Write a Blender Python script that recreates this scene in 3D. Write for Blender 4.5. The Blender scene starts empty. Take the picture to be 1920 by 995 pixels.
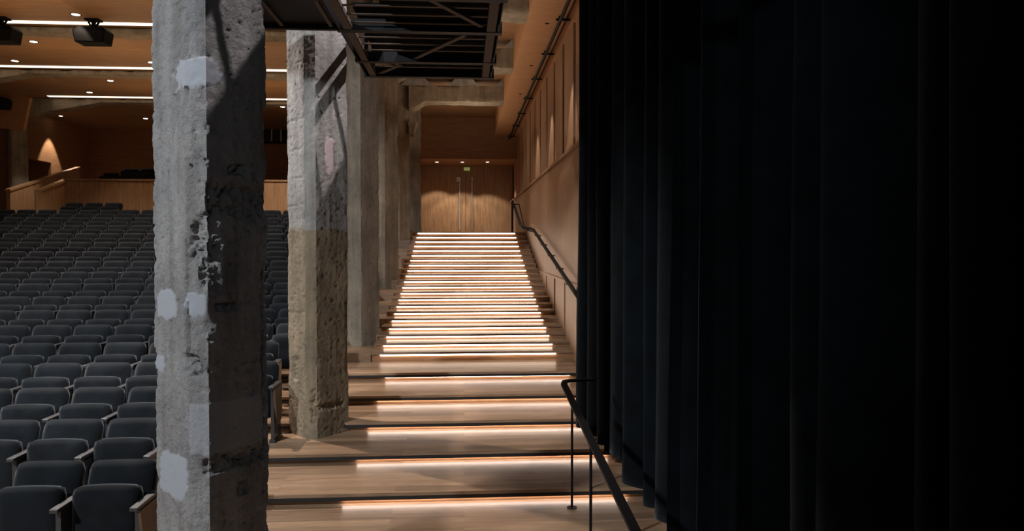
import bpy, bmesh, math, random
from mathutils import Vector, noise, Matrix
random.seed(7)
R = math.radians
S = bpy.context.scene
COL = S.collection

# ------------------------------------------------------------------ camera, world, exposure, large lights
E = 2.36                       # eye height above the tier in front
F_PX = 1340.0
YAW, PITCH = R(3.84), R(1.2)
cam_d = bpy.data.cameras.new('camera')
cam = bpy.data.objects.new('camera', cam_d)
COL.objects.link(cam)
cam.location = (0, 0, E)
cam.rotation_euler = (R(90) - PITCH, 0, -YAW)
cam_d.sensor_width = 36
cam_d.lens = 36 * F_PX / 1920
cam_d.shift_y = -14.4 / 1920
cam_d.clip_start = 0.05
S.camera = cam

S.view_settings.view_transform = 'Standard'
S.view_settings.look = 'None'
S.view_settings.gamma = 1
S.view_settings.use_curve_mapping = False
S.view_settings.exposure = 0.0
w = bpy.data.worlds.new('world')
S.world = w
w.use_nodes = True
w.node_tree.nodes['Background'].inputs[0].default_value = (0.75, 0.8, 1.0, 1)
w.node_tree.nodes['Background'].inputs[1].default_value = 0.038


def light(kind, name, loc, target, energy, color, size=1.0, angle=60, blend=0.4, size_y=None, radius=0.05):
    d = bpy.data.lights.new(name, kind)
    d.energy = energy
    d.color = color
    if kind == 'AREA':
        d.size = size
        if size_y:
            d.shape = 'RECTANGLE'
            d.size_y = size_y
    if kind == 'SPOT':
        d.spot_size = R(angle)
        d.spot_blend = blend
        d.shadow_soft_size = radius
    o = bpy.data.objects.new(name, d)
    COL.objects.link(o)
    o.location = loc
    o.rotation_euler = (Vector(target) - Vector(loc)).to_track_quat('-Z', 'Y').to_euler()
    return o


COOL = (0.80, 0.90, 1.0)
WARM = (1.0, 0.70, 0.42)
SOFTWARM = (1.0, 0.80, 0.60)
NEUTRAL = (1.0, 0.88, 0.80)
# stage wash from the left, out of frame
light('SPOT', 'stage_wash', (-7.5, -1.5, E + 4.6), (-3.3, 8.0, E - 2.3), 4000, (0.90, 0.95, 1.0), angle=60, blend=0.35, radius=0.25)
# stage lamp above the bridge, throws the bridge's shadow on the columns
light('SPOT', 'bridge_lamp', (0.85, 3.3, E + 6.3), (-1.35, 4.4, E + 0.8), 1300, (1.0, 0.92, 0.92), angle=44, blend=0.3, radius=0.05)
light('SPOT', 'bridge_lamp', (0.85, 7.15, E + 6.3), (-1.45, 8.0, E + 1.0), 1500, (1.0, 0.90, 0.92), angle=40, blend=0.3, radius=0.05)
light('SPOT', 'curtain_fill', (-6.0, -1.0, E + 4.0), (1.5, 4.1, E), 650, (0.82, 0.93, 1.0), angle=24, blend=0.8, radius=0.1)  # added fill for the curtain folds, no known lamp
light('AREA', 'column_fill', (0.6, -3.0, E + 3.2), (-1.4, 6.0, E - 0.3), 34, (0.86, 0.92, 1.0), size=2.0)  # unseen cool fill added for the shaded column faces
light('SPOT', 'seat_fill', (-5.0, 3.0, E + 7.0), (-6.5, 9.0, E - 2), 4000, (0.93, 0.97, 1.0), angle=60, blend=0.7, radius=0.2)  # overhead fill added so the seat backs read brighter
# house spots and aisle lamps; upward and parapet lights are added fills
for yy in (12.9, 16.6, 20.3):
    light('AREA', 'ceiling_fill', (-7.0, yy, E + 2.6), (-7.0, yy, E + 6), 34, WARM, size=6.0, size_y=0.6)  # unseen upward panels added to brighten the wooden ceiling
light('SPOT', 'house_spot', (-5.1, 10.5, E + 4.2), (-1.2, 6.8, E - 2.2), 2300, NEUTRAL, angle=58, blend=0.6, radius=0.06)
light('SPOT', 'house_spot', (-6.5, 11.0, E + 4.2), (-5.5, 8.5, E - 2), 500, NEUTRAL, angle=80, blend=0.6, radius=0.06)
for xx, yy in ((-8.5, 11.5), (-5.0, 14.0), (-9.0, 17.0), (-5.0, 19.0)):
    light('SPOT', 'house_spot', (xx, yy, E + 4.2), (xx, yy + 0.3, E - 2), 600, NEUTRAL, angle=120, blend=0.7, radius=0.06)
light('SPOT', 'parapet_fill', (-11.9, 21.9, E + 4.1), (-12.6, 22.2, E + 0.5), 230, NEUTRAL, angle=64, blend=0.6, radius=0.05)  # extra light put in to lift the dark stair parapet
light('AREA', 'aisle_bounce_fill', (0.1, 16.0, E + 2.75), (0.1, 16.0, E + 6), 80, SOFTWARM, size=0.5, size_y=13)  # made-up strip imitating bounce onto the soffit and beam undersides
for yy in (13.6, 17.3, 21.0):
    light('SPOT', 'aisle_lamp', (0.0, yy, E + 4.25), (0.4, yy - 0.4, E - 1), 110, (1.0, 0.86, 0.70), angle=125, blend=0.8, radius=0.1)


# ------------------------------------------------------------------ pixel helpers (to read places off the photograph)
_cp, _sp, _cy, _sy = math.cos(PITCH), math.sin(PITCH), math.cos(YAW), math.sin(YAW)


def ray(x, y):
    u = (x - 960) / F_PX
    v = (y - 483.1) / F_PX
    fwd = _cp - v * _sp
    up = -_sp - v * _cp
    return Vector((u * _cy + fwd * _sy, -u * _sy + fwd * _cy, up))


def atY(x, y, Y):
    r = ray(x, y)
    return r * (Y / r.y) + Vector((0, 0, E))


def atZ(x, y, Z):
    r = ray(x, y)
    return r * ((Z - E) / r.z) + Vector((0, 0, E))


def atX(x, y, X):
    r = ray(x, y)
    return r * (X / r.x) + Vector((0, 0, E))


def proj(p):
    d = Vector(p) - Vector((0, 0, E))
    rx = d.x * _cy - d.y * _sy
    fh = d.x * _sy + d.y * _cy
    z = fh * _cp - d.z * _sp
    yy = -(fh * _sp + d.z * _cp)
    return 960 + F_PX * rx / z, 483.1 + F_PX * yy / z


# ------------------------------------------------------------------ materials
def newmat(name):
    m = bpy.data.materials.new(name)
    m.use_nodes = True
    nt = m.node_tree
    b = nt.nodes['Principled BSDF']
    return m, nt, b


def N(nt, t, **kw):
    n = nt.nodes.new(t)
    for k, v in kw.items():
        setattr(n, k, v)
    return n


def ramp(nt, fac, stops):
    r = N(nt, 'ShaderNodeValToRGB')
    el = r.color_ramp.elements
    while len(el) < len(stops):
        el.new(0.5)
    for e, (p, c) in zip(el, stops):
        e.position = p
        e.color = (*c, 1)
    nt.links.new(fac, r.inputs[0])
    return r.outputs[0]


def mixc(nt, fac, a, b, mode='MIX'):
    m = N(nt, 'ShaderNodeMix', data_type='RGBA', blend_type=mode)
    if hasattr(fac, 'links'):
        nt.links.new(fac, m.inputs[0])
    else:
        m.inputs[0].default_value = fac
    for i, s in ((6, a), (7, b)):
        if hasattr(s, 'links'):
            nt.links.new(s, m.inputs[i])
        else:
            m.inputs[i].default_value = (*s, 1)
    return m.outputs[2]


def plain(name, color, rough=0.5, metal=0.0, spec=0.5, noise_amt=0.12, scale=30):
    m, nt, b = newmat(name)
    tc = N(nt, 'ShaderNodeTexCoord')
    n = N(nt, 'ShaderNodeTexNoise')
    n.inputs['Scale'].default_value = scale
    n.inputs['Detail'].default_value = 4
    nt.links.new(tc.outputs['Object'], n.inputs['Vector'])
    lo = tuple(c * (1 - noise_amt) for c in color)
    hi = tuple(min(1, c * (1 + noise_amt)) for c in color)
    nt.links.new(ramp(nt, n.outputs['Fac'], [(0.3, lo), (0.7, hi)]), b.inputs['Base Color'])
    b.inputs['Roughness'].default_value = rough
    b.inputs['Metallic'].default_value = metal
    b.inputs['Specular IOR Level'].default_value = spec
    return m


def emit(name, color, strength):
    m, nt, b = newmat(name)
    b.inputs['Base Color'].default_value = (0.8, 0.8, 0.8, 1)
    b.inputs['Emission Color'].default_value = (*color, 1)
    b.inputs['Emission Strength'].default_value = strength
    return m


def wood(name, dark, lite, axis='X', rough=0.45, plank=None, sheet=None, spec=0.4):
    """grain runs along axis; plank=(length, width) lays boards in the XY plane; sheet = veneer sheet width"""
    m, nt, b = newmat(name)
    tc = N(nt, 'ShaderNodeTexCoord')
    mp = N(nt, 'ShaderNodeMapping')
    sc = {'X': (0.9, 14, 14), 'Y': (14, 0.9, 14), 'Z': (14, 14, 0.9)}[axis]
    mp.inputs['Scale'].default_value = sc
    nt.links.new(tc.outputs['Object'], mp.inputs['Vector'])
    n1 = N(nt, 'ShaderNodeTexNoise')
    n1.inputs['Scale'].default_value = 1.6
    n1.inputs['Detail'].default_value = 6
    n1.inputs['Roughness'].default_value = 0.6
    n1.inputs['Distortion'].default_value = 0.6
    vec = mp.outputs['Vector']
    tone = None
    if plank:
        br = N(nt, 'ShaderNodeTexBrick')
        br.offset = 0.37
        br.inputs['Scale'].default_value = 1.0
        br.inputs['Brick Width'].default_value = plank[0]
        br.inputs['Row Height'].default_value = plank[1]
        br.inputs['Mortar Size'].default_value = 0.0015
        br.inputs['Color1'].default_value = (0, 0, 0, 1)
        br.inputs['Color2'].default_value = (1, 1, 1, 1)
        br.inputs['Mortar'].default_value = (0.2, 0.2, 0.2, 1)
        nt.links.new(tc.outputs['Object'], br.inputs['Vector'])
        tone = br.outputs['Color']
        ad = N(nt, 'ShaderNodeVectorMath', operation='MULTIPLY_ADD')
        nt.links.new(br.outputs['Color'], ad.inputs[0])
        ad.inputs[1].default_value = (7.3, 5.1, 3.7)
        nt.links.new(vec, ad.inputs[2])
        vec = ad.outputs[0]
    nt.links.new(vec, n1.inputs['Vector'])
    n2 = N(nt, 'ShaderNodeTexNoise')
    n2.inputs['Scale'].default_value = 7
    n2.inputs['Detail'].default_value = 3
    nt.links.new(vec, n2.inputs['Vector'])
    mid = tuple((a + c) / 2 for a, c in zip(dark, lite))
    c1 = ramp(nt, n1.outputs['Fac'], [(0.3, dark), (0.5, mid), (0.72, lite)])
    c2 = ramp(nt, n2.outputs['Fac'], [(0.35, (0.80, 0.78, 0.75)), (0.6, (1, 1, 1))])
    c = mixc(nt, 1.0, c1, c2, 'MULTIPLY')
    if tone is not None:
        t2 = ramp(nt, tone, [(0.0, (0.62, 0.59, 0.56)), (1.0, (1.22, 1.20, 1.17))])
        c = mixc(nt, 1.0, c, t2, 'MULTIPLY')
    if sheet:
        vo = N(nt, 'ShaderNodeTexBrick')
        vo.offset = 0.5
        vo.inputs['Brick Width'].default_value = sheet[0]
        vo.inputs['Row Height'].default_value = sheet[1]
        vo.inputs['Scale'].default_value = 1.0
        vo.inputs['Mortar Size'].default_value = 0.002
        vo.inputs['Color1'].default_value = (0.82, 0.80, 0.78, 1)
        vo.inputs['Color2'].default_value = (1.12, 1.1, 1.06, 1)
        vo.inputs['Mortar'].default_value = (0.55, 0.5, 0.45, 1)
        m3 = N(nt, 'ShaderNodeMapping')
        m3.inputs['Rotation'].default_value = sheet[2]
        nt.links.new(tc.outputs['Object'], m3.inputs['Vector'])
        nt.links.new(m3.outputs['Vector'], vo.inputs['Vector'])
        c = mixc(nt, 1.0, c, vo.outputs['Color'], 'MULTIPLY')
    nt.links.new(c, b.inputs['Base Color'])
    b.inputs['Roughness'].default_value = rough
    b.inputs['Specular IOR Level'].default_value = spec
    bp = N(nt, 'ShaderNodeBump')
    bp.inputs['Strength'].default_value = 0.06
    bp.inputs['Distance'].default_value = 0.01
    nt.links.new(n1.outputs['Fac'], bp.inputs['Height'])
    nt.links.new(bp.outputs['Normal'], b.inputs['Normal'])
    return m


def concrete(name, base, warm, plast, relief=0.022):
    """point attributes: plaster (repair patches), tone (unpainted warm concrete), rough (broken stone)"""
    m, nt, b = newmat(name)
    tc = N(nt, 'ShaderNodeTexCoord')

    def ns(scale, detail=6, rough=0.6, stretch=None):
        n = N(nt, 'ShaderNodeTexNoise')
        n.inputs['Scale'].default_value = scale
        n.inputs['Detail'].default_value = detail
        n.inputs['Roughness'].default_value = rough
        if stretch:
            mp = N(nt, 'ShaderNodeMapping')
            mp.inputs['Scale'].default_value = stretch
            nt.links.new(tc.outputs['Object'], mp.inputs['Vector'])
            nt.links.new(mp.outputs['Vector'], n.inputs['Vector'])
        else:
            nt.links.new(tc.outputs['Object'], n.inputs['Vector'])
        return n.outputs['Fac']
    big, fine, streak = ns(2.3), ns(34, 9, 0.75), ns(3.0, 5, 0.6, (3, 3, 0.35))
    pits = ns(16, 6, 0.7)
    hsum = N(nt, 'ShaderNodeMath', operation='MULTIPLY_ADD')
    nt.links.new(pits, hsum.inputs[0])
    hsum.inputs[1].default_value = 1.4
    nt.links.new(fine, hsum.inputs[2])

    def at(nm):
        a = N(nt, 'ShaderNodeAttribute', attribute_name=nm)
        return a.outputs['Fac']
    sh = ramp(nt, big, [(0.3, (0.68, 0.68, 0.70)), (0.5, (0.95, 0.95, 0.95)), (0.7, (1.18, 1.17, 1.15))])
    st = ramp(nt, streak, [(0.32, (0.72, 0.70, 0.68)), (0.55, (1, 1, 1)), (0.75, (1.12, 1.12, 1.1))])
    fi = ramp(nt, pits, [(0.30, (0.50, 0.49, 0.47)), (0.40, (0.98, 0.98, 0.98)), (0.6, (1, 1, 1)), (0.72, (1.22, 1.22, 1.2))])
    c = mixc(nt, at('tone'), base, warm)
    c = mixc(nt, 1.0, c, sh, 'MULTIPLY')
    c = mixc(nt, 1.0, c, st, 'MULTIPLY')
    c = mixc(nt, 1.0, c, fi, 'MULTIPLY')
    c = mixc(nt, at('plaster'), c, plast)
    nt.links.new(c, b.inputs['Base Color'])
    b.inputs['Roughness'].default_value = 0.82
    b.inputs['Specular IOR Level'].default_value = 0.3
    inv = N(nt, 'ShaderNodeMath', operation='MULTIPLY_ADD')
    nt.links.new(at('plaster'), inv.inputs[0])
    inv.inputs[1].default_value = -0.8
    inv.inputs[2].default_value = 1.0
    bp = N(nt, 'ShaderNodeBump')
    bp.inputs['Distance'].default_value = relief
    nt.links.new(inv.outputs[0], bp.inputs['Strength'])
    nt.links.new(hsum.outputs[0], bp.inputs['Height'])
    nt.links.new(bp.outputs['Normal'], b.inputs['Normal'])
    return m


def velvet(name, color, sheen, tint, rough=0.9):
    m, nt, b = newmat(name)
    tc = N(nt, 'ShaderNodeTexCoord')
    oi = N(nt, 'ShaderNodeObjectInfo')
    ad = N(nt, 'ShaderNodeVectorMath', operation='ADD')
    nt.links.new(tc.outputs['Object'], ad.inputs[0])
    nt.links.new(oi.outputs['Location'], ad.inputs[1])
    n = N(nt, 'ShaderNodeTexNoise')
    n.inputs['Scale'].default_value = 5
    n.inputs['Detail'].default_value = 5
    nt.links.new(ad.outputs[0], n.inputs['Vector'])
    lo = tuple(c * 0.7 for c in color)
    hi = tuple(c * 1.35 for c in color)
    nt.links.new(ramp(nt, n.outputs['Fac'], [(0.35, lo), (0.65, hi)]), b.inputs['Base Color'])
    b.inputs['Roughness'].default_value = rough
    b.inputs['Specular IOR Level'].default_value = 0.1
    b.inputs['Sheen Weight'].default_value = sheen
    b.inputs['Sheen Roughness'].default_value = 0.45
    b.inputs['Sheen Tint'].default_value = (*tint, 1)
    return m


M = {}
M['floor'] = wood('oak_planks', (0.23, 0.145, 0.088), (0.40, 0.27, 0.175), 'X', 0.34, plank=(1.7, 0.13), spec=0.5)
M['riser'] = wood('riser_oak', (0.25, 0.125, 0.06), (0.42, 0.23, 0.12), 'X', 0.45)
M['ceil'] = wood('ceiling_veneer', (0.26, 0.14, 0.065), (0.38, 0.22, 0.115), 'X', 0.55, sheet=(2.4, 1.2, (0, 0, 0)))
M['wallx'] = wood('wall_veneer_upright', (0.30, 0.165, 0.090), (0.42, 0.245, 0.145), 'Z', 0.5)
M['wallh'] = wood('wall_veneer_flat', (0.24, 0.115, 0.045), (0.36, 0.18, 0.08), 'X', 0.55)
M['wally'] = wood('wall_veneer_side', (0.26, 0.125, 0.05), (0.38, 0.20, 0.09), 'Y', 0.55)
M['soffit'] = wood('soffit_veneer', (0.40, 0.20, 0.095), (0.52, 0.285, 0.145), 'X', 0.55)
M['door'] = wood('door_walnut', (0.20, 0.11, 0.05), (0.40, 0.24, 0.12), 'Z', 0.45)
M['parapet'] = wood('parapet_walnut', (0.26, 0.14, 0.065), (0.46, 0.28, 0.145), 'Z', 0.45)
M['dark'] = plain('recess_dark', (0.035, 0.022, 0.014), 0.8)
M['blackmetal'] = plain('black_metal', (0.005, 0.005, 0.0055), 0.6, 0.0, 0.12)
M['steel'] = plain('black_painted_steel', (0.005, 0.0055, 0.007), 0.6, 0.0, 0.2)
M['matte'] = plain('black_matting', (0.003, 0.003, 0.003), 0.9, 0, 0.05)
M['bar'] = plain('underlit_steel', (0.10, 0.078, 0.068), 0.7, 0, 0.2)  # brown tone stands in for light from below on the bars
M['fascia'] = plain('black_fascia', (0.012, 0.011, 0.011), 0.6)
M['brass'] = plain('satin_steel', (0.55, 0.5, 0.42), 0.35, 0.8)
M['chrome'] = plain('hinge_steel', (0.4, 0.41, 0.43), 0.3, 0.9)
M['arm'] = plain('arm_black', (0.03, 0.03, 0.032), 0.38, 0.0, 0.5)
M['endwood'] = wood('end_panel_wood', (0.09, 0.05, 0.028), (0.15, 0.09, 0.05), 'Z', 0.45)
M['seat'] = velvet('seat_velvet', (0.0052, 0.0064, 0.0078), 0.12, (0.85, 0.92, 1.0))
M['curtain'] = velvet('curtain_velvet', (0.0022, 0.0034, 0.0045), 0.06, (0.7, 0.85, 1.0), 1.0)
M['conc'] = concrete('raw_concrete', (0.33, 0.325, 0.32), (0.30, 0.255, 0.195), (0.265, 0.28, 0.305))
M['conc2'] = concrete('painted_concrete', (0.33, 0.32, 0.30), (0.27, 0.215, 0.145), (0.50, 0.41, 0.39), 0.009)
M['led'] = emit('led_strip', (1.0, 0.80, 0.62), 9.5)
M['led_wide'] = emit('led_strip_terrace', (1.0, 0.84, 0.74), 18)
M['slot'] = emit('slot_light', (1.0, 0.82, 0.60), 2.4)
M['lamp'] = emit('downlight', (1.0, 0.95, 0.88), 9)
M['speaker'] = plain('speaker_black', (0.004, 0.004, 0.0045), 0.8, 0, 0.1)
M['glass'] = plain('dark_glass', (0.01, 0.01, 0.01), 0.2)
M['sign'] = emit('exit_sign_glow', (0.35, 0.55, 0.15), 0.25)


# ------------------------------------------------------------------ mesh helpers
class MB:
    def __init__(s):
        s.bm = bmesh.new()

    def box(s, x0, x1, y0, y1, z0, z1):
        v = [s.bm.verts.new(p) for p in ((x0, y0, z0), (x1, y0, z0), (x1, y1, z0), (x0, y1, z0),
                                         (x0, y0, z1), (x1, y0, z1), (x1, y1, z1), (x0, y1, z1))]
        for f in ((3, 2, 1, 0), (4, 5, 6, 7), (0, 1, 5, 4), (1, 2, 6, 5), (2, 3, 7, 6), (3, 0, 4, 7)):
            s.bm.faces.new([v[i] for i in f])
        return s

    def prism(s, pts, vec):
        vec = Vector(vec)
        a = [s.bm.verts.new(p) for p in pts]
        b = [s.bm.verts.new(Vector(p) + vec) for p in pts]
        n = len(pts)
        s.bm.faces.new(a[::-1])
        s.bm.faces.new(b)
        for i in range(n):
            s.bm.faces.new((a[i], a[(i + 1) % n], b[(i + 1) % n], b[i]))
        return s

    def bar(s, p, q, wdt, hgt, up=(0, 0, 1)):
        """rectangular bar from p to q"""
        p, q = Vector(p), Vector(q)
        d = (q - p).normalized()
        up = Vector(up)
        side = d.cross(up)
        if side.length < 1e-4:
            side = d.cross(Vector((0, 1, 0)))
        side.normalize()
        u = side.cross(d).normalized()
        c = [side * (sx * wdt / 2) + u * (sz * hgt / 2) for sx, sz in ((-1, -1), (1, -1), (1, 1), (-1, 1))]
        return s.prism([p + k for k in c], q - p)

    def tube(s, pts, r, n=10):
        pts = [Vector(p) for p in pts]
        rings = []
        for i, p in enumerate(pts):
            a = pts[max(i - 1, 0)]
            b = pts[min(i + 1, len(pts) - 1)]
            d = (b - a).normalized()
            ref = Vector((0, 0, 1)) if abs(d.z) < 0.9 else Vector((1, 0, 0))
            sd = d.cross(ref).normalized()
            u = sd.cross(d)
            rings.append([s.bm.verts.new(p + (sd * math.cos(t) + u * math.sin(t)) * r)
                          for t in [2 * math.pi * k / n for k in range(n)]])
        for a, b in zip(rings, rings[1:]):
            for k in range(n):
                s.bm.faces.new((a[k], a[(k + 1) % n], b[(k + 1) % n], b[k]))
        s.bm.faces.new(rings[0][::-1])
        s.bm.faces.new(rings[-1])
        return s

    def disc(s, c, r, h, n=20):
        c = Vector(c)
        return s.prism([c + Vector((r * math.cos(2 * math.pi * k / n), r * math.sin(2 * math.pi * k / n), 0)) for k in range(n)], (0, 0, h))

    def bevel(s, amt, seg=2):
        bmesh.ops.bevel(s.bm, geom=list(s.bm.edges), offset=amt, segments=seg, affect='EDGES', profile=0.5)
        return s

    def build(s, name, mat, parent=None, smooth=False):
        bmesh.ops.recalc_face_normals(s.bm, faces=s.bm.faces)
        me = bpy.data.meshes.new(name)
        s.bm.to_mesh(me)
        s.bm.free()
        me.materials.append(mat)
        o = bpy.data.objects.new(name, me)
        COL.objects.link(o)
        if parent is not None:
            o.parent = parent
        if smooth:
            for p in me.polygons:
                p.use_smooth = True
        return o


def empty(name, loc=(0, 0, 0)):
    o = bpy.data.objects.new(name, None)
    COL.objects.link(o)
    o.location = loc
    o.empty_display_size = 0.1
    return o


def tag(o, label, cat, group=None, kind=None):
    o['label'] = label
    o['category'] = cat
    if group:
        o['group'] = group
    if kind:
        o['kind'] = kind
    return o


def struct(o):
    o['kind'] = 'structure'
    return o


def copy_tree(o, parent=None):
    c = o.copy()
    COL.objects.link(c)
    if parent is not None:
        c.parent = parent
    for ch in list(o.children):
        copy_tree(ch, c)
    return c


# ------------------------------------------------------------------ levels of the raked floor
# wide tiers: (front edge Y, top z)
TIERS = [(-3.0, E - 2.46), (5.57, E - 2.358), (6.46, E - 2.253), (7.34, E - 2.149), (8.20, E - 2.043),
         (9.07, E - 1.928), (10.02, E - 1.813)]
S0Y, SD, NS = 10.99, 0.448, 21
SZ = [E - 1.675]
for i in range(NS - 1):
    SZ.append(SZ[-1] + 0.078 + 0.0022 * i)
SY = [S0Y + SD * i for i in range(NS)]
XR = 1.70            # wainscot face
XL = -1.42           # left end of the narrow stairs
LED0, LED1 = -1.28, 1.42

# ------------------------------------------------------------------ floor: tiers that carry the seats and cross the aisle
BASE = E - 2.9
fl = MB()
for i, (y, z) in enumerate(TIERS):
    y1 = TIERS[i + 1][0] + 0.06 if i + 1 < len(TIERS) else S0Y + 0.06
    fl.box(-14.2, 1.98, y + (0.06 if i else 0), y1, BASE, z - 0.03)
for j in range(0, NS, 2):
    y1 = SY[j + 2] if j + 2 < NS else 28.2
    fl.box(-14.2, XL - 0.002, SY[j] + 0.001, y1, BASE, SZ[j])
fl.box(XL - 0.002, 1.98, SY[0] + 0.07, 28.2, BASE, BASE + 0.3)
floor = struct(fl.build('floor', M['floor']))
for i, (y, z) in enumerate(TIERS):
    y1 = TIERS[i + 1][0] + 0.05 if i + 1 < len(TIERS) else S0Y + 0.05
    MB().box(-14.2, 1.96, y, y1, z - 0.03, z).build('tread', M['floor'], floor)
    if i:
        zl = TIERS[i - 1][1]
        MB().box(-14.2, 1.96, y + 0.052, y + 0.062, zl, z - 0.03).build('riser_board', M['riser'], floor)
        MB().box(-14.2, 1.96, y + 0.004, y + 0.016, z - 0.066, z - 0.0301).build('step_fascia', M['fascia'], floor)
        MB().box(-1.10, 1.50, y + 0.036, y + 0.046, z - 0.073, z - 0.064).build('light_strip', M['led_wide'], floor)

# ------------------------------------------------------------------ narrow aisle stairs
st = empty('aisle_stairs', (0, SY[0], SZ[0]))
tag(st, 'wide wooden aisle stairs with glowing light strips under every step, rising to double doors', 'stairs')


def under(mb, name, mat, root):
    o = mb.build(name, mat, root)
    o.location = -root.location
    return o


for i in range(NS):
    y, z = SY[i], SZ[i]
    y1 = SY[i + 1] + 0.04 if i + 1 < NS else 27.0
    xl = XL
    under(MB().box(xl, XR, y, y1, z - 0.032, z), 'tread', M['floor'], st)
    zl = SZ[i - 1] if i else TIERS[-1][1]
    under(MB().box(xl, XR, y + 0.035, y + 0.05, zl, z - 0.032), 'riser', M['riser'], st)
    under(MB().box(LED0, LED1, y + 0.012, y + 0.026, z - 0.054, z - 0.0322), 'light_strip', M['led'], st)

# ------------------------------------------------------------------ ceiling, walls
CZ = E + 4.35
struct(MB().box(-14.5, 2.2, 8.9, 28.6, CZ, CZ + 0.15).build('ceiling', M['ceil']))
# bulkhead along the right wall
SF = E + 3.74
bh = MB().box(1.06, 1.99, 5.0, 25.0, SF, CZ)
struct(bh.build('trim_1', M['soffit']))

# right wall
wr = struct(MB().box(1.98, 2.15, -2, 27.2, BASE, CZ).build('wall_right', M['dark']))
LEDGE = E + 1.55
ys = [10.65 + 1.345 * k for k in range(-5, 13)]
for a, b in zip(ys, ys[1:]):
    b = min(b, 26.95)
    if a > 26.5:
        continue
    MB().box(1.86, 1.98, a + 0.13, b - 0.13, LEDGE, SF).build('wall_panel', M['wallx'], wr)
MB().box(1.72, 1.98, 4, 26.95, LEDGE - 0.05, LEDGE).build('ledge', M['wallx'], wr)
MB().box(1.75, 1.98, 4, 26.95, BASE, LEDGE - 0.05).build('lower_panel', M['wallx'], wr)
LZ = E - 0.64
MB().box(XR, 1.79, 4, 16.3, LZ - 0.03, LZ + 0.01).build('base_ledge', M['wallx'], wr)
for a, b in zip(ys, ys[1:]):
    if b > 16.5:
        b = 16.3
    if a < 16:
        MB().box(XR, 1.79, a + 0.09, b - 0.09, BASE, LZ - 0.03).build('base_panel', M['wallx'], wr)

# end wall of the aisle: header, doors
DY = 27.0
HZ = E + 2.92
struct(MB().box(-1.95, 1.98, 25.0, 25.15, HZ, CZ).build('wall_back', M['wallh']))
struct(MB().box(-1.95, 1.98, 25.15, 27.4, HZ, HZ + 0.08).build('trim_2', M['wallh']))
LAND = SZ[-1]
struct(MB().box(-1.95, 1.98, DY + 0.06, DY + 0.2, LAND - 0.2, HZ).build('wall_doorway', M['dark']))
MBx = MB().box(-1.95, -1.74, 25.3, DY + 0.06, LAND, HZ)
struct(MBx.build('trim_3', M['wallx']))
for n, (x0, x1, hx) in enumerate(((-1.72, 0.055, -0.16), (0.065, 1.84, 0.30))):
    d = struct(MB().box(x0, x1, DY, DY + 0.055, LAND + 0.01, HZ - 0.08).bevel(0.004, 1).build('door_%d' % (n + 1), M['door']))
    hd = MB().box(hx - 0.02, hx + 0.02, DY - 0.07, DY - 0.045, LAND + 0.2, LAND + 1.95)
    for zz in (LAND + 0.4, LAND + 1.8):
        hd.box(hx - 0.012, hx + 0.012, DY - 0.045, DY, zz - 0.012, zz + 0.012)
    hd.build('pull_handle', M['brass'], d)
    MB().box(hx - 0.05 * (1 if n == 0 else -1) - 0.06, hx + 0.03, DY - 0.02, DY, LAND + 1.99, LAND + 2.16).build('lock_plate', M['brass'], d)
struct(MB().box(-1.74, 1.86, DY - 0.02, DY + 0.06, HZ - 0.08, HZ).build('trim_4', M['door']))
sg = MB().box(0.0, 0.22, DY - 0.06, DY - 0.02, HZ - 0.21, HZ - 0.09).build('exit_sign', M['sign'])
tag(sg, 'tiny green exit sign over the middle of the double doors', 'sign')

# auditorium: left wall with an opening, back wall
LWX = -14.2
lw = MB()
lw.box(LWX - 0.2, LWX, 9, 24.2, BASE, CZ).box(LWX - 0.2, LWX, 25.7, 28.4, BASE, CZ).box(LWX - 0.2, LWX, 24.2, 25.7, E + 2.76, CZ)
lw = struct(lw.build('wall_left', M['wally']))
struct(MB().box(LWX - 1.4, LWX - 1.3, 23.6, 26.3, BASE, CZ).box(LWX - 1.3, LWX - 0.2, 25.75, 25.85, BASE, CZ).box(LWX - 1.3, LWX - 0.2, 24.0, 24.1, BASE, CZ).box(LWX - 1.3, LWX - 0.2, 24.1, 25.75, E + 2.9, E + 3.0).build('wall_lobby', M['wally']))
bw = struct(MB().box(LWX, -1.95, 28.2, 28.4, BASE, CZ).build('wall_rear', M['wallh']))
# projection booth window in the rear wall
q0, q1 = atY(500, 232, 28.2), atY(532, 266, 28.2)
wn = struct(MB().box(q0.x - 0.6, q1.x + 0.3, 28.1, 28.21, q1.z, q0.z).build('window_1', M['glass']))
for k in range(5):
    xx = q0.x - 0.5 + k * 0.35
    MB().box(xx, xx + 0.04, 28.06, 28.12, q1.z, q0.z).build('mullion', M['brass'], wn)
MB().box(q0.x - 0.7, q1.x + 0.4, 28.05, 28.14, q0.z, q0.z + 0.12).box(q0.x - 0.7, q1.x + 0.4, 28.05, 28.14, q1.z - 0.08, q1.z).build('window_frame', M['blackmetal'], wn)


# ------------------------------------------------------------------ concrete columns and beams
def fbm(p, o=4):
    return noise.fractal(p, 1.0, 2.0, o)


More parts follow.
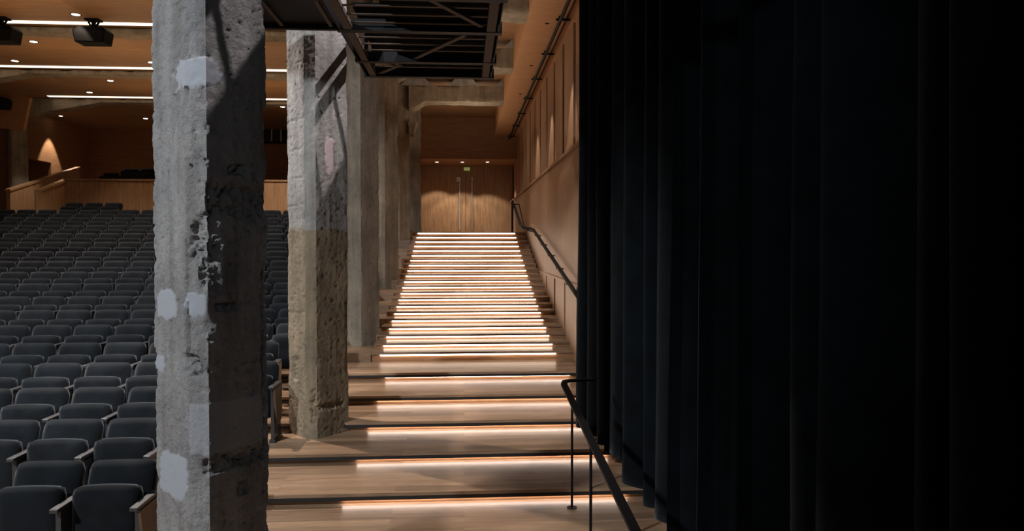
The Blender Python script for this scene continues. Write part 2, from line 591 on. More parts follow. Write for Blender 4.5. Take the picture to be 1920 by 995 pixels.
def rough_extrude(name, mat, poly, t0, t1, res, place, disp, parent=None):
    """poly: list of 2D corners; grid along each side and along t; disp(s, t, pt) -> (outward offset, dict of attributes)"""
    ring = []
    n = len(poly)
    for i in range(n):
        a, b = Vector(poly[i]), Vector(poly[(i + 1) % n])
        L = (b - a).length
        k = max(2, int(L / res))
        e = (b - a) / L
        nrm = Vector((e.y, -e.x))
        ep, bn = Vector(poly[i - 1]), Vector(poly[(i + 2) % n])
        e0 = (a - ep).normalized()
        n0 = Vector((e0.y, -e0.x))
        for j in range(k):
            u = j / k
            nn = (nrm + n0).normalized() if j == 0 else nrm
            ring.append((a + (b - a) * u, nn, i + u, min(u, 1 - u) * L))
    nt_ = max(2, int((t1 - t0) / res))
    verts, attrs = [], {'plaster': [], 'tone': []}
    for r in range(nt_ + 1):
        t = t0 + (t1 - t0) * r / nt_
        for (p, nn, s, edge) in ring:
            d, at_ = disp(s, t, p, edge)
            q = p + nn * d
            verts.append(place(q.x, q.y, t))
            for k in attrs:
                attrs[k].append(at_.get(k, 0.0))
    m = len(ring)
    faces = []
    for r in range(nt_):
        for k in range(m):
            faces.append((r * m + k, r * m + (k + 1) % m, (r + 1) * m + (k + 1) % m, (r + 1) * m + k))
    faces.append(tuple(range(m))[::-1])
    faces.append(tuple(nt_ * m + k for k in range(m)))
    me = bpy.data.meshes.new(name)
    me.from_pydata(verts, [], faces)
    for k, v in attrs.items():
        a = me.attributes.new(k, 'FLOAT', 'POINT')
        a.data.foreach_set('value', v)
    me.materials.append(mat)
    bm = bmesh.new()
    bm.from_mesh(me)
    bmesh.ops.recalc_face_normals(bm, faces=bm.faces)
    bm.to_mesh(me)
    bm.free()
    for p in me.polygons:
        p.use_smooth = True
    me.set_sharp_from_angle(angle=R(48))
    o = bpy.data.objects.new(name, me)
    COL.objects.link(o)
    if parent is not None:
        o.parent = parent
    return o


def smooth(a, b, x):
    t = max(0.0, min(1.0, (x - a) / (b - a)))
    return t * t * (3 - 2 * t)


def column_disp(seed, feats, tone_z, tone_all, board=0.115, rough=1.0):
    off = Vector((seed * 13.1, seed * 7.7, seed * 3.3))

    def f(s, z, p, edge):
        P = Vector((p.x, p.y, z)) + off
        d = 0.006 * rough * fbm(P * 5, 4) + 0.0045 * rough * fbm(P * 26, 4)
        face, u = int(s), s - int(s)
        # arris chipped away here and there
        chip = smooth(0.05, 0.55, fbm(P * 3.1 + Vector((5, 0, 0)), 4)) * smooth(0.045, 0.0, edge)
        d -= 0.022 * rough * chip
        # marks of the formwork boards: ridges along the height, lifts across
        if face in (1, 2, 3):
            q = (edge / board) % 1.0
            if abs(q - 0.5) < 0.06 and edge > 0.03:
                d += 0.004 * (0.5 + fbm(P * 6, 2))
        lift = ((z + 0.05 * fbm(P * 1.3, 2)) / 0.31) % 1.0
        if lift < 0.05 and face == 0:
            d -= 0.006 * smooth(-0.2, 0.3, fbm(P * 2.2, 2))
        # pitting
        pit = fbm(P * 34 + Vector((0, 9, 0)), 2)
        if pit > 0.42:
            d -= 0.012 * (pit - 0.42) * 3
        pl = 0.0
        for kind, s0, z0, rs, rz in feats:
            wob = 0.25 * fbm(P * 9, 4) + 0.16 * fbm(P * 30, 3)
            q = max(abs(s - s0) / rs, abs(z - z0) / rz) * 0.6 + math.hypot((s - s0) / rs, (z - z0) / rz) * 0.4 + wob
            if kind == 'plaster':
                k = smooth(1.03, 0.97, q)
                pl = max(pl, k)
                d = d * (1 - 0.8 * k) + 0.005 * k
            elif kind == 'spall':
                k = smooth(1.1, 0.8, q)
                d -= k * (0.014 + 0.042 * abs(fbm(P * 13, 3)) + 0.020 * fbm(P * 36, 2))
            elif kind == 'hole':
                d -= 0.05 * smooth(1.0, 0.5, q)
            elif kind == 'band':
                k = smooth(1.02, 0.98, abs(z - z0) / rz + 0.10 * fbm(P * 7, 3)) if abs(s - s0) < rs else 0
                pl = max(pl, k * 0.55)
                d = d * (1 - 0.75 * k) + 0.004 * k
        tn = tone_all
        if tone_z is not None:
            tn = smooth(0.02, -0.02, z - tone_z + 0.03 * fbm(P * 8, 3))
        return d, {'plaster': pl, 'tone': tn}
    return f


def diamond(dx=0.0, h=0.335):
    k = h / 0.335
    return [(-0.33 * k, -0.03 * k), (-0.075 * k + dx, -0.315 * k), (0.05 * k + dx, -0.345 * k), (0.335 * k, -0.01 * k),
            (0.06 * k, 0.33 * k), (-0.07 * k, 0.33 * k)]


def zc1(y):
    return E - (y - 455) * 0.00310


feats1 = [('plaster', 1.45, zc1(147), 0.72, 0.085), ('plaster', 2.07, zc1(146), 0.14, 0.075),
          ('spall', 2.5, zc1(376), 0.55, 0.10), ('spall', 2.15, zc1(376), 0.2, 0.13), ('spall', 2.5, zc1(315), 0.17, 0.03),
          ('spall', 1.65, zc1(455), 0.55, 0.14), ('spall', 1.9, zc1(510), 0.3, 0.10),
          ('plaster', 0.38, zc1(573), 0.30, 0.085), ('plaster', 1.45, zc1(570), 0.5, 0.07),
          ('hole', 1.2, zc1(672), 0.42, 0.04), ('spall', 1.35, zc1(690), 0.5, 0.05),
          ('band', 2.0, zc1(798), 1.0, 0.145),
          ('spall', 2.1, zc1(868), 0.5, 0.05), ('spall', 2.7, zc1(870), 0.35, 0.04),
          ('plaster', 0.55, zc1(895), 0.42, 0.13), ('plaster', 0.15, zc1(690), 0.15, 0.05), ('spall', 2.55, zc1(925), 0.09, 0.05),
          ('spall', 2.3, zc1(575), 0.2, 0.025), ('spall', 1.0, zc1(560), 0.05, 0.4), ('spall', 2.95, zc1(700), 0.06, 0.6)]


def zc2(y):
    return E - (y - 455) * 0.00595


feats2 = [('plaster', 2.42, zc2(290), 0.13, 0.20), ('spall', 1.7, zc2(760), 0.35, 0.20), ('spall', 2.3, zc2(760), 0.6, 0.035),
          ('spall', 0.4, zc2(690), 0.2, 0.14)]
cols = [(-1.545, 4.50, 0.045, feats1, None, 0.0, 'nearest rough grey concrete column with smooth plaster patches, in front of the seats', 0.011, M['conc'], 1.0),
        (-1.655, 8.25, 0.0, feats2, zc2(430), 0.0, 'second concrete column from the front, pale grey above and brown below', 0.016, M['conc2'], 0.55),
        (-1.70, 11.95, 0.0, [], None, 0.7, 'third concrete column from the front, beside the lowest narrow steps', 0.03, M['conc2'], 0.7),
        (-1.72, 15.65, 0.0, [('spall', 2.5, E + 2.6, 0.4, 0.5)], None, 0.85, 'fourth concrete column from the front, behind the bridge end', 0.04, M['conc2'], 0.8),
        (-1.74, 19.35, 0.0, [('spall', 2.5, E + 2.9, 0.5, 0.6)], None, 0.9, 'fifth concrete column from the front, next to the top steps under the beam', 0.04, M['conc2'], 0.9),
        (-1.66, 23.05, 0.0, [], None, 0.5, 'farthest concrete column, just left of the double doors', 0.05, M['conc2'], 0.8)]


def floor_at(y, x=-1.7):
    z = TIERS[0][1]
    for a, b in TIERS:
        if y >= a:
            z = b
    for a, b in zip(SY, SZ):
        if y >= a:
            z = b
    return z


def floor_left(y):
    z = floor_at(min(y, 10.98))
    for j in range(0, NS, 2):
        if y >= SY[j]:
            z = SZ[j]
    return z


col_objs = []
for n, (cx, cy, dx, feats, tz, ta, lab, res, mat, rg) in enumerate(cols):
    h = 0.335 if n < 2 else 0.30
    poly = diamond(dx, h)
    fr = floor_left(cy - 0.34)
    z0, z1 = fr - 0.02, (E + 4.33 if n > 1 else E + 4.9)
    if n >= 3:
        z0 = floor_left(cy - 0.29) - 0.02
    pl = (lambda cx, cy: (lambda u, v, t: (cx + u, cy + v, t)))(cx, cy)
    o = rough_extrude('concrete_column', mat, poly, z0, z1, res, pl, column_disp(n + 1, feats, tz, ta, rough=rg))
    tag(o, lab, 'column', 'concrete columns along the aisle', 'thing')
    col_objs.append(o)
# broken corbel stub
cb = rough_extrude('corbel', M['conc2'], [(-0.1, -0.2), (0.16, -0.16), (0.2, 0.1), (-0.1, 0.2)], E + 2.86, E + 3.22, 0.03,
                   lambda u, v, t: (-1.40 + u * (0.35 + 1.6 * (t - E - 2.86)), 19.35 + v, t), column_disp(9, [], None, 0.9, rough=1.5), col_objs[4])

# cross beams over the aisle
for n, (yb, lab) in enumerate(((11.95, 'nearest concrete cross beam over the aisle, behind the bridge'),
                               (15.65, 'middle concrete cross beam over the aisle, seen right of the bridge end'),
                               (19.35, 'farthest concrete cross beam over the aisle, above the double doors'))):
    o = rough_extrude('concrete_beam', M['conc2'], [(-0.30, 0.0), (0.30, 0.0), (0.30, 0.42), (-0.30, 0.42)], -1.45, 1.07, 0.05,
                      lambda u, v, t, yb=yb: (t, yb + u, E + 3.74 + v - 0.30 * 0 * t - (0.22 * smooth(-0.95, -1.45, t) if v < 0.3 else 0)),
                      column_disp(20 + n, [], None, 0.85, rough=1.6))
    for xa in (-1.25, 0.0, 1.25):
        MB().prism([(xa - 0.42, yb - 0.3, E + 4.15), (min(xa + 0.42, 1.06), yb - 0.3, E + 4.15), (min(xa + 0.22, 1.05), yb - 0.3, CZ - 0.003), (xa - 0.22, yb - 0.3, CZ - 0.003)], (0, 0.6, 0)).build('haunch', M['conc2'], o)
    tag(o, lab, 'beam', 'concrete cross beams over the aisle', 'thing')
# beams over the seats, haunched towards the far side
for n, (yb, lab) in enumerate(((15.2, 'nearest concrete beam above the seats, behind the hanging speakers'),
                               (18.9, 'middle concrete beam above the seats, with sloped left end'),
                               (22.6, 'farthest concrete beam above the seats, with long sloping soffit'))):
    o = rough_extrude('concrete_beam', M['conc2'], [(-0.15, 0.0), (0.30, 0.0), (0.30, 0.09), (-0.15, 0.09)], -14.2, -2.0, 0.07,
                      lambda u, v, t, yb=yb: (t, yb + u, E + 4.245 + v - (0.42 * max(0, min(1, (-10.9 - t) / 2.2)) if v < 0.05 else 0)),
                      column_disp(30 + n, [], None, 0.8, rough=1.2))
    tag(o, lab, 'beam', 'concrete beams above the seats', 'thing')
o = rough_extrude('concrete_column', M['conc2'], diamond(0, 0.33), E + 0.9, E + 4.2, 0.06, lambda u, v, t: (-13.70 + u, 23.0 + v, t), column_disp(41, [], None, 0.9))
tag(o, 'brown concrete column by the far left wall, behind the sloping parapet', 'column', None, 'thing')

# slot lights in the ceiling
for yb, lab in ((14.78, 'long slot light in wooden ceiling, nearest of three, above the speakers'),
                (18.48, 'long slot light in wooden ceiling, middle of three'),
                (22.18, 'long slot light in wooden ceiling, farthest of three')):
    o = MB().box(-13.9 if yb < 20 else -12.3, -1.95, yb - 0.075, yb + 0.075, CZ - 0.012, CZ - 0.0005).build('slot_light', M['slot'])
    tag(o, lab, 'ceiling light', 'slot lights in the ceiling')


# ------------------------------------------------------------------ recessed downlights
def downlight(p, lab, group, r=0.055, power=0, col=SOFTWARM, ang=70, tgt=None, lens='lamp'):
    ring = MB()
    n = 24
    a = [ring.bm.verts.new((p.x + r * 1.3 * math.cos(2 * math.pi * k / n), p.y + r * 1.3 * math.sin(2 * math.pi * k / n), p.z - 0.006)) for k in range(n)]
    b = [ring.bm.verts.new((p.x + r * math.cos(2 * math.pi * k / n), p.y + r * math.sin(2 * math.pi * k / n), p.z - 0.006)) for k in range(n)]
    a2 = [ring.bm.verts.new(v.co + Vector((0, 0, 0.005))) for v in a]
    b2 = [ring.bm.verts.new(v.co + Vector((0, 0, 0.005))) for v in b]
    for k in range(n):
        j = (k + 1) % n
        ring.bm.faces.new((a[k], a[j], b[j], b[k]))
        ring.bm.faces.new((a[k], a2[k], a2[j], a[j]))
        ring.bm.faces.new((b[k], b[j], b2[j], b2[k]))
        ring.bm.faces.new((a2[k], b2[k], b2[j], a2[j]))
    o = ring.build('downlight', M['blackmetal'])
    MB().disc((p.x, p.y, p.z - 0.0045), r, 0.0035).build('lens', M[lens], o)
    tag(o, lab, 'downlight', group)
    if power:
        light('SPOT', 'downlight_beam', (p.x, p.y, p.z - 0.03), tgt or (p.x, p.y, p.z - 3), power, col, angle=ang, blend=0.25, radius=0.03)
    return o


G = 'downlights in the hall ceiling'
for x, y, lab, pw in ((142, 27, 'small round ceiling downlight above the hanging speaker near the column', 60),
                      (63, 78, 'small round ceiling downlight between the two hanging speakers', 60),
                      (28, 114, 'small round ceiling downlight near left edge above the middle slot light', 60),
                      (284, 117, 'small round ceiling downlight beside the nearest column above middle slot light', 60),
                      (207, 151, 'small round ceiling downlight just below the middle slot light', 60),
                      (168, 173, 'small round ceiling downlight just above the farthest slot light', 60),
                      (273, 222, 'small round ceiling downlight at the far end near the rear wall', 60),
                      (530, 200, 'small round ceiling downlight seen between the two nearest columns', 60)):
    downlight(atZ(x, y, CZ), lab, G, r=0.075, power=pw)
for x, lab in ((819, 'round downlight in door canopy, over left door leaf'), (867, 'round downlight in door canopy, over the middle of the doors'),
               (914, 'round downlight in door canopy, over right door leaf')):
    downlight(atZ(x, 303.5, HZ), lab, 'downlights in the door canopy', r=0.06, power=150, ang=95, col=NEUTRAL)
# wall washers near left wall and rear wall
p = Vector((LWX + 0.40, 25.6, CZ))
downlight(p, 'round downlight close to the left wall, throwing an arch of light', None, r=0.06, power=420, ang=56, col=NEUTRAL)
p = Vector((atY(315, 300, 28.2).x, 27.7, CZ))
downlight(p, 'round downlight close to the rear wall behind the nearest column', None, r=0.06, power=300, ang=50, col=NEUTRAL)
# wall washers along the aisle wall (behind the bulkhead edge)
for yy in (12.2, 15.1, 18.0):
    downlight(Vector((1.42, yy, SF)), 'small dark recessed spot in the right soffit beside the pipe, %s' % {12.2: 'nearest', 15.1: 'middle', 18.0: 'farthest'}[yy],
              'downlights in the soffit', r=0.03, power=190, ang=46, col=NEUTRAL, lens='glass', tgt=(1.50, yy, E))


# ------------------------------------------------------------------ far left: parapets, side box, speakers
PX = -11.5
pa = empty('balcony_parapet', (PX, 21.5, E + 0.3))
tag(pa, 'long wooden balcony parapet behind the seats, with sloping return on its left', 'parapet')


def up_(mb, name, mat, root, sm=False):
    o = mb.build(name, mat, root, sm)
    o.location = -Vector(root.location)
    return o


up_(MB().box(PX, -2.2, 21.5, 21.6, BASE + 2, E + 1.80), 'front_panel', M['parapet'], pa)
up_(MB().box(PX - 0.02, -2.2, 21.46, 21.64, E + 1.80, E + 1.85), 'capping', M['parapet'], pa)
up_(MB().prism([(PX - 0.1, 20.3, BASE + 2), (PX - 0.1, 21.6, BASE + 2), (PX - 0.1, 21.6, E + 1.78), (PX - 0.1, 20.3, E + 1.38)], (0.1, 0, 0)), 'sloping_return', M['parapet'], pa)
up_(MB().prism([(PX - 0.13, 20.27, E + 1.38), (PX - 0.13, 21.62, E + 1.79), (PX - 0.13, 21.62, E + 1.85), (PX - 0.13, 20.27, E + 1.44)], (0.16, 0, 0)), 'sloping_capping', M['parapet'], pa)
up_(MB().box(PX - 0.13, PX + 0.04, 20.24, 20.3, BASE + 2, E + 1.42), 'end_post', M['parapet'], pa)
pb = empty('stair_parapet', (-13.2, 21.8, E + 0.3))
tag(pb, 'reddish wooden parapet sloping up along the exit stair by the left wall', 'parapet')
up_(MB().prism([(-13.3, 21.8, BASE + 2), (-13.3, 25.6, BASE + 2), (-13.3, 25.6, E + 2.56), (-13.3, 21.8, E + 1.5)], (0.1, 0, 0)), 'panel', M['parapet'], pb)
up_(MB().prism([(-13.33, 21.77, E + 1.50), (-13.33, 25.62, E + 2.56), (-13.33, 25.62, E + 2.62), (-13.33, 21.77, E + 1.56)], (0.16, 0, 0)), 'capping', M['parapet'], pb)
# balcony floor behind the parapet
struct(MB().box(-13.15, -1.95, 21.7, 28.2, E + 0.7, E + 0.8).build('floor_balcony', M['floor']))
# wooden side box under the ceiling
q = [atY(x, y, 20.0) for x, y in ((-60, 152), (56, 183), (43, 245), (-60, 232))]
sb = MB().prism(q, (0, 0.12, 0)).build('wall_box', M['wallh'])
tag(sb, 'slanted wooden side box high on the left under the ceiling', 'acoustic panel', None, 'thing')


def speaker(x, y, Y, lab, w_=0.62, h_=0.30, hang=True):
    c = atY(x, y, Y)
    r = empty('ceiling_speaker', c)
    a, b = w_ / 2, h_ / 2
    MB().prism([(-a, -0.20, b * 0.55), (-a * 0.86, -0.20, -b), (a * 0.86, -0.20, -b), (a, -0.20, b * 0.55), (a * 0.8, -0.2, b), (-a * 0.8, -0.2, b)], (0, 0.36, 0)).bevel(0.012, 1).build('cabinet', M['speaker'], r)
    MB().prism([(-a * 0.9, -0.215, b * 0.5), (-a * 0.8, -0.215, -b * 0.9), (a * 0.8, -0.215, -b * 0.9), (a * 0.9, -0.215, b * 0.5)], (0, 0.014, 0)).build('grille', M['blackmetal'], r)
    if hang:
        t = CZ - c.z
        MB().box(-0.03, 0.03, -0.03, 0.03, b, t).box(-0.13, 0.13, -0.1, 0.1, t - 0.03, t - 0.001).bar((-0.1, 0, t - 0.05), (0, 0, t - 0.2), 0.03, 0.03).bar((0.1, 0, t - 0.05), (0, 0, t - 0.2), 0.03, 0.03).build('bracket', M['speaker'], r)
    tag(r, lab, 'speaker', 'black speakers under the ceiling')
    return r


speaker(176, 69, 14.55, 'black speaker hanging from the ceiling next to the nearest column')
speaker(3, 66, 14.55, 'black speaker hanging from the ceiling at the left edge, cut by frame')
sp = speaker(-2, 194, 19.75, 'black speaker fixed on the slanted wooden side box', 0.5, 0.28, False)

# ------------------------------------------------------------------ steel bridge above the aisle
BZ = E + 2.2
br = empty('lighting_bridge', (-0.45, 5.0, BZ))
tag(br, 'black steel lighting bridge with cross bars, hung above the aisle', 'bridge')


def bb(mb, name, mat):
    return up_(mb, name, mat, br)


bb(MB().box(-1.23, -1.15, 5.1, 9.55, BZ - 0.002, BZ + 0.02).box(-1.16, -1.15, 5.1, 9.55, BZ, BZ + 0.07), 'side_rail', M['bar'])
bb(MB().box(-1.12, -1.02, 2.0, 5.1, BZ - 0.002, BZ + 0.05), 'side_rail', M['bar'])
bb(MB().box(0.24, 0.33, 2.0, 9.55, BZ - 0.002, BZ + 0.02).box(0.24, 0.25, 2.0, 9.55, BZ, BZ + 0.24), 'side_rail', M['bar'])
bb(MB().box(-1.285, -1.275, 5.1, 9.55, BZ, BZ + 0.11), 'web_plate', M['steel'])
bb(MB().box(0.36, 0.37, 2.0, 9.55, BZ, BZ + 0.28), 'web_plate', M['steel'])
for zc in (3.0, 5.4, 6.51, 7.54, 8.81, 9.58):
    y = zc + 0.02
    xw = -1.31 if y > 5.1 else -1.12
    bb(MB().box(xw, 0.40, y - 0.04, y + 0.04, BZ + 0.0, BZ + 0.115).box(xw, 0.40, y - 0.05, y + 0.05, BZ - 0.008, BZ), 'cross_beam', M['steel'])
    if y < 5.1:
        continue
    bb(MB().prism([(0.35, y - 0.05, BZ), (0.35, y - 0.05, BZ + 0.22), (0.35, y - 0.3, BZ)], (0.012, 0, 0)), 'gusset', M['steel'])
for k in range(26):
    y = 2.5 + 0.262 * k + 0.23
    if any(abs(y - z) < 0.09 for z in (6.53, 7.56, 8.83, 9.6)):
        continue
    bb(MB().box(-1.15 if y > 5.1 else -1.02, 0.24, y - 0.02, y + 0.02, BZ + 0.05, BZ + 0.058), 'grating_bar', M['bar'])
bb(MB().box(-0.80, 0.36, 2.0, 9.55, BZ + 0.085, BZ + 0.10), 'deck', M['matte'])
bb(MB().box(-1.27, -0.80, 8.25, 10.4, BZ + 0.50, BZ + 0.52), 'dark_backing', M['matte'])  # dark sheet added to hide the lit columns behind the gap
for y in (8.83, 9.5):
    bb(MB().box(-1.20, -1.16, y - 0.02, y + 0.02, BZ + 0.05, BZ + 0.50), 'backing_prop', M['steel'])  # props invented to carry the added dark sheet



def bz(x, y, z):
    return atZ(x, y, z)


for (a, b) in (((800, -4), (903, 50)), ((872, 66), (778, 110)), ((752, 121), (712, 138))):
    p, q = atZ(a[0], a[1], BZ + 0.03), atZ(b[0], b[1], BZ + 0.03)
    bb(MB().bar(p, q, 0.055, 0.012), 'diagonal_brace', M['bar'])
# solid outrigger panel on the left of the bridge
bb(MB().box(-2.6, -1.30, 6.62, 7.47, BZ + 0.02, BZ + 0.05), 'outrigger_panel', M['steel'])
bb(MB().box(-2.6, -1.30, 6.54, 6.62, BZ - 0.02, BZ + 0.16), 'outrigger_beam', M['steel'])
bb(MB().box(-2.6, -1.30, 7.42, 7.48, BZ - 0.03, BZ + 0.16), 'outrigger_beam', M['steel'])
for xx in (-2.38, -1.85, -1.36):
    bb(MB().box(xx, xx + 0.035, 6.62, 7.42, BZ - 0.01, BZ + 0.02), 'outrigger_rib', M['bar'])

# pipe with clamps under the right soffit
pr = empty('pipe_track', (1.6, 15, SF))
tag(pr, 'black pipe track with clamps under the right wooden soffit', 'pipe')
up_(MB().tube([(1.58, 9.4, SF - 0.10), (1.58, 25.2, SF - 0.10)], 0.030), 'pipe', M['blackmetal'], pr)
up_(MB().tube([(1.70, 9.4, SF - 0.05), (1.70, 24.8, SF - 0.05)], 0.012), 'cable', M['blackmetal'], pr)
for k in range(8):
    y = 9.65 + 2.15 * k
    up_(MB().box(1.52, 1.76, y - 0.03, y + 0.03, SF - 0.07, SF - 0.045).box(1.565, 1.595, y - 0.02, y + 0.02, SF - 0.14, SF - 0.001).box(1.70, 1.72, y - 0.02, y + 0.02, SF - 0.08, SF - 0.001), 'clamp', M['blackmetal'], pr)

# ------------------------------------------------------------------ handrails
hr = empty('handrail', (1.6, 11, floor_at(11)))
tag(hr, 'black handrail running up the right wall beside the lit stairs', 'handrail')


def rail_z(y):
    return E - 0.86 + (y - 9.3) * 0.1585 if y < 16.8 else 0


X1, X2 = 1.62, 1.38
path = [(X1, 9.0, E - 0.93), (X1, 10.4, E - 0.72), (X1, 16.6, E + 0.30), (X1 - 0.04, 16.85, E + 0.335), (X2 + 0.03, 17.05, E + 0.36), (X2, 17.3, E + 0.42), (X2, 20.4, E + 1.19)]
up_(MB().tube(path, 0.034, 10), 'rail', M['blackmetal'], hr, True)
up_(MB().box(X2 - 0.03, X2 + 0.03, 20.38, 20.44, LAND, E + 1.20), 'post', M['blackmetal'], hr)
up_(MB().tube([(X2, 20.0, E + 1.08), (X2 + 0.16, 20.0, E + 1.08), (X2 + 0.16, 18.4, E + 0.45), (X2 + 0.16, 17.4, E + 0.31), (X1, 16.9, E + 0.27)], 0.016, 8), 'lower_rail', M['blackmetal'], hr)
for k in range(6):
    y = 10.0 + 1.25 * k
    z = E - 0.72 + (y - 10.4) * (1.02 / 6.2)
    up_(MB().tube([(X1, y, z - 0.02), (X1, y, z - 0.075), (1.79, y, z - 0.085)], 0.012, 8), 'bracket', M['blackmetal'], hr)

h2 = empty('handrail', (0.97, 6.26, TIERS[1][1]))
tag(h2, 'black flat-bar handrail on thin posts in front of the curtain', 'handrail')
HX = 0.966
rp = [(1.28, 7.02, E - 1.360), (1.04, 6.99, E - 1.362), (0.99, 6.96, E - 1.365), (HX, 6.86, E - 1.373), (HX, 3.2, E - 1.70)]
mb = MB()
# flat bar swept along the path
prev = None
P = [Vector(p) for p in rp]
for i, p in enumerate(P):
    a = P[max(0, i - 1)]
    b = P[min(len(P) - 1, i + 1)]
    d = (b - a)
    d.z = 0
    d.normalize()
    sd = Vector((d.y, -d.x, 0))
    k = 0.030
    ringv = [mb.bm.verts.new(p + sd * (sx * k) + Vector((0, 0, sz * 0.011))) for sx, sz in ((-1, -1), (1, -1), (1, 1), (-1, 1))]
    if prev:
        for j in range(4):
            mb.bm.faces.new((prev[j], prev[(j + 1) % 4], ringv[(j + 1) % 4], ringv[j]))
    else:
        mb.bm.faces.new(ringv)
    prev = ringv
mb.bm.faces.new(prev)
up_(mb, 'rail', M['blackmetal'], h2)
for y in (6.27, 5.33):
    z = E - 1.373 - (6.86 - y) * (0.327 / 3.66)
    f0 = floor_at(y)
    up_(MB().tube([(HX - 0.01, y, f0), (HX - 0.01, y, z)], 0.011, 10), 'post', M['blackmetal'], h2)
    up_(MB().disc((HX - 0.01, y, f0), 0.045, 0.006), 'floor_plate', M['blackmetal'], h2)

# ------------------------------------------------------------------ black velvet curtain
# crests of the folds: (x of the crest in the photograph, distance from the aisle axis); troughs lie between them
crest = [(1085, 1.30), (1104, 1.36), (1121, 1.38), (1137, 1.42), (1147, 1.47), (1172, 1.40), (1211, 1.44), (1234, 1.47), (1260, 1.42), (1273, 1.50), (1313, 1.45),
         (1337, 1.53), (1390, 1.46), (1407, 1.54), (1486, 1.50), (1548, 1.44), (1737, 1.50), (1788, 1.44), (2060, 1.40), (2500, 1.42), (3400, 1.45)]
ctl = []
for (x, X) in crest:
    r = ray(x, 520)
    ctl.append((X, X / r.x * r.y))
plan = []
for (xa, ya), (xb, yb) in zip(ctl, ctl[1:]):
    L = abs(ya - yb)
    dep = min(0.26, 0.10 + 0.40 * L)
    k = 18
    for j in range(k):
        t = j / k
        y = ya + (yb - ya) * (t + 0.10 * math.sin(2 * math.pi * t))
        base = xa + (xb - xa) * t
        plan.append((base + dep * (0.5 - 0.5 * math.cos(2 * math.pi * t)) ** 0.8, y, t, L))
plan.append((ctl[-1][0], ctl[-1][1], 0, 0.3))
HEM, CTOP = E - 2.10, E + 4.6
rows = 40
vs, fs = [], []
for r in range(rows + 1):
    z = HEM + (CTOP - HEM) * r / rows
    for k, (x, y, t, L) in enumerate(plan):
        q = Vector((y * 1.7, z * 0.22, 3.0))
        dx = 0.035 * noise.noise(q) + 0.012 * noise.noise(Vector((y * 6, z * 0.6, 1)))
        dy = 0.05 * noise.noise(Vector((y * 1.3, z * 0.25, 9.0))) * min(1, L * 2)
        hem = 0.02 * noise.noise(Vector((y * 2, 0, 4))) if r == 0 else 0
        vs.append((x + dx - 0.02 * (1 - r / rows), y + dy, z + hem))
m_ = len(plan)
for r in range(rows):
    for k in range(m_ - 1):
        fs.append((r * m_ + k, r * m_ + k + 1, (r + 1) * m_ + k + 1, (r + 1) * m_ + k))
me = bpy.data.meshes.new('stage_curtain')
me.from_pydata(vs, [], fs)
me.materials.append(M['curtain'])
for p in me.polygons:
    p.use_smooth = True
cu = bpy.data.objects.new('stage_curtain', me)
COL.objects.link(cu)
md = cu.modifiers.new('thickness', 'SOLIDIFY')
md.thickness = 0.006
tag(cu, 'heavy black velvet stage curtain hanging in deep folds on the right', 'curtain')


# ------------------------------------------------------------------ seats
def rounded_panel(wd, ht, th, rad, crown, bulge):
    """upholstered pad in the XZ plane, facing -Y; crown lifts the middle of the top edge"""
    bm = MB()
    nx, nz = 10, 8
    out = []
    for face in (0, 1):
        g = []
        for iz in range(nz + 1):
            row = []
            for ix in range(nx + 1):
                u, v = ix / nx * 2 - 1, iz / nz * 2 - 1
                x, z = u * wd / 2, v * ht / 2
                hw, hh = wd / 2 - rad, ht / 2 - rad
                ax, az = abs(x) - hw, abs(z) - hh
                if ax > 0 and az > 0:
                    l = max(ax, az)
                    n_ = math.hypot(ax, az)
                    if n_ > 1e-6:
                        x = math.copysign(hw + ax * l / n_, x)
                        z = math.copysign(hh + az * l / n_, z)
                if v > 0:
                    z += crown * (1 - u * u) * v
                e = max(abs(u), abs(v))
                yo = th / 2 * (1 - max(0, (e - 0.72) / 0.28) ** 2 * 0.55) + bulge * (1 - u * u) * (1 - v * v)
                row.append(bm.bm.verts.new((x, (-1 if face == 0 else 1) * yo, z)))
            g.append(row)
        out.append(g)
    for g in out:
        for iz in range(nz):
            for ix in range(nx):
                bm.bm.faces.new((g[iz][ix], g[iz][ix + 1], g[iz + 1][ix + 1], g[iz + 1][ix]))
    a, b = out
    rim_a = a[0][:] + [r[-1] for r in a[1:]] + a[-1][-2::-1] + [r[0] for r in a[-2:0:-1]]
    rim_b = b[0][:] + [r[-1] for r in b[1:]] + b[-1][-2::-1] + [r[0] for r in b[-2:0:-1]]
    n = len(rim_a)
    for k in range(n):
        bm.bm.faces.new((rim_a[k], rim_a[(k + 1) % n], rim_b[(k + 1) % n], rim_b[k]))
    return bm


PITCH_X = 0.536


def make_seat():
    """origin: floor, centre of the seat, at the back edge of its tier; faces -Y"""
    root = empty('theatre_seat')
    b = rounded_panel(0.485, 0.50, 0.10, 0.055, 0.006, 0.015).build('backrest', M['seat'], root, True)
    b.location = (0, -0.07, 0.575)
    b.rotation_euler = (R(-20), 0, 0)
    s = rounded_panel(0.47, 0.46, 0.13, 0.035, 0.012, 0.01).build('seat_pad', M['seat'], root, True)
    s.location = (0, -0.265, 0.47)
    s.rotation_euler = (R(-3), 0, 0)
    x = PITCH_X / 2
    MB().box(x - 0.03, x + 0.03, -0.46, -0.10, 0.585, 0.615).bevel(0.006, 2).build('armrest', M['arm'], root)
    MB().box(x - 0.018, x + 0.018, -0.40, -0.12, 0.03, 0.586).build('arm_stand', M['arm'], root)
    MB().box(x - 0.03, x + 0.03, -0.42, -0.10, 0.0, 0.03).build('foot', M['arm'], root)
    h = MB().tube([(-x + 0.02, -0.19, 0.33), (x - 0.02, -0.19, 0.33)], 0.014, 8)
    h.build('hinge_bar', M['chrome'], root)
    return root


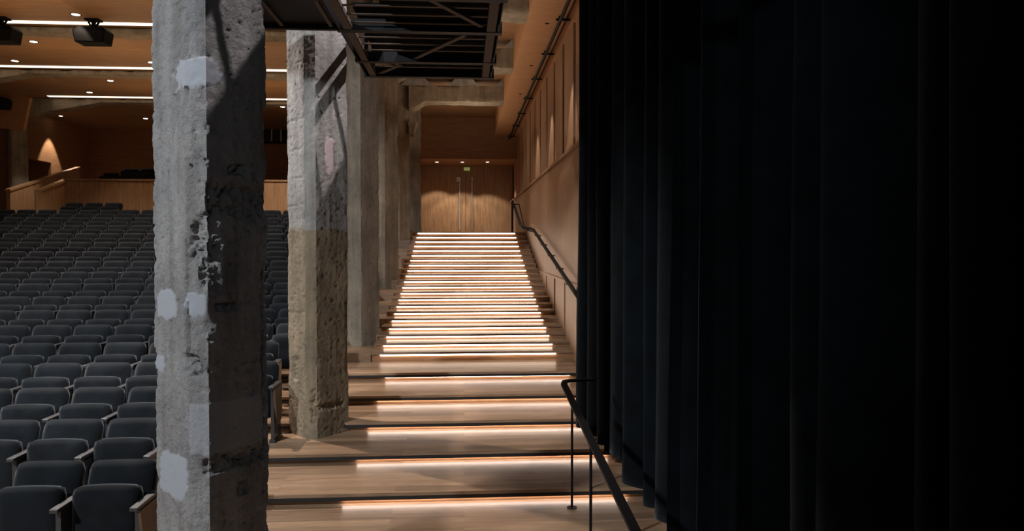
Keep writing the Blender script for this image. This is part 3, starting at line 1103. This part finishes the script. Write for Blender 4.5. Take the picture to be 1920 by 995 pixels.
def make_end(root):
    x = PITCH_X / 2
    MB().prism([(x + 0.018, -0.36, 0.20), (x + 0.018, -0.17, 0.20), (x + 0.018, -0.12, 0.585), (x + 0.018, -0.44, 0.585)], (0.02, 0, 0)).build('end_panel', M['endwood'], root)


seat0 = make_seat()
seat_end0 = copy_tree(seat0)
make_end(seat_end0)
ORD = ['first', 'second', 'third', 'fourth', 'fifth', 'sixth', 'seventh', 'eighth', 'ninth', 'tenth', 'eleventh', 'twelfth', 'thirteenth',
       'fourteenth', 'fifteenth', 'sixteenth', 'seventeenth', 'eighteenth', 'nineteenth', 'twentieth', 'twenty-first', 'twenty-second', 'twenty-third']
first = {'n': seat0, 'e': seat_end0}
used = {'n': False, 'e': False}


def place_seat(kind, loc, label, group):
    if not used[kind]:
        o = first[kind]
        used[kind] = True
    else:
        o = copy_tree(first[kind])
    o.location = loc
    o.rotation_euler = (0, 0, R(random.uniform(-0.6, 0.6)))
    tag(o, label, 'seat', group)
    return o


row_back, row_z = [], []
for i, (y, z) in enumerate(TIERS):
    row_back.append(TIERS[i + 1][0] if i + 1 < len(TIERS) else SY[0])
    row_z.append(z)
for j in range(0, NS, 2):
    row_back.append(SY[j + 2] if j + 2 < NS else SY[-1] + 0.9)
    row_z.append(SZ[j])
for k in range(len(row_back)):
    yb, z = row_back[k], row_z[k]
    xe = -2.28 if k == 0 else (-2.04 if k % 2 else -2.26)
    seats = []
    for n in range(30):
        cx = xe - 0.02 - PITCH_X * (n + 0.5)
        loc = Vector((cx, yb, z))
        px, py = proj(loc + Vector((0, -0.2, 0.7)))
        half = 0.3 * F_PX / (yb)
        if px < -half or cx < -13.0:
            break
        if px - half > 296 and px + half < 494:      # wholly behind the nearest column
            continue
        if px - half > 540 and px + half < 648:      # wholly behind the second column
            continue
        if k >= 16 and (px < 112 if k == 16 else px < 160) and False:
            continue
        seats.append((n, px, loc))
    left = [s for s in seats if s[1] < 330]
    gap = [s for s in seats if s[1] >= 330]
    rn = 'front row' if k == 0 else '%s row from the front' % ORD[k]
    if k == len(row_back) - 1:
        left = [s for s in left if 112 < s[1] < 240]
        gap = []
    for i, (n, px, loc) in enumerate(left):
        place_seat('e' if n == 0 else 'n', loc, 'charcoal velvet tip-up seat, %s left of the nearest column, %s' % (ORD[i], rn), 'tip-up seats in rows')
    for i, (n, px, loc) in enumerate(gap):
        if len(gap) == 1:
            lb = 'charcoal velvet seat in the gap between the two nearest columns, %s' % rn
        else:
            lb = 'charcoal velvet seat between the two nearest columns, %s from right, %s' % (ORD[i], rn)
        place_seat('e' if n == 0 else 'n', loc, lb, 'tip-up seats in rows')
# balcony seats behind the parapet
for rw, (Yb, zb, x0, y0) in enumerate(((23.6, E + 1.40, 190, 325), (24.9, E + 1.68, 180, 318))):
    i = 0
    for n in range(12):
        cx = -11.2 + 0.05 * rw + PITCH_X * n
        loc = Vector((cx, Yb, zb))
        px, py = proj(loc + Vector((0, -0.2, 0.7)))
        if px > 300:
            break
        place_seat('n', loc, 'dark seat on the balcony behind the long parapet, %s row there, %s from the left' % (('front', 'rear')[rw], ORD[i]), 'seats on the balcony')
        i += 1
struct(MB().box(-11.45, -2, 22.9, 24.2, E + 0.8, E + 1.40).box(-11.45, -2, 24.2, 25.5, E + 0.8, E + 1.68).build('floor_balcony_tier', M['floor']))
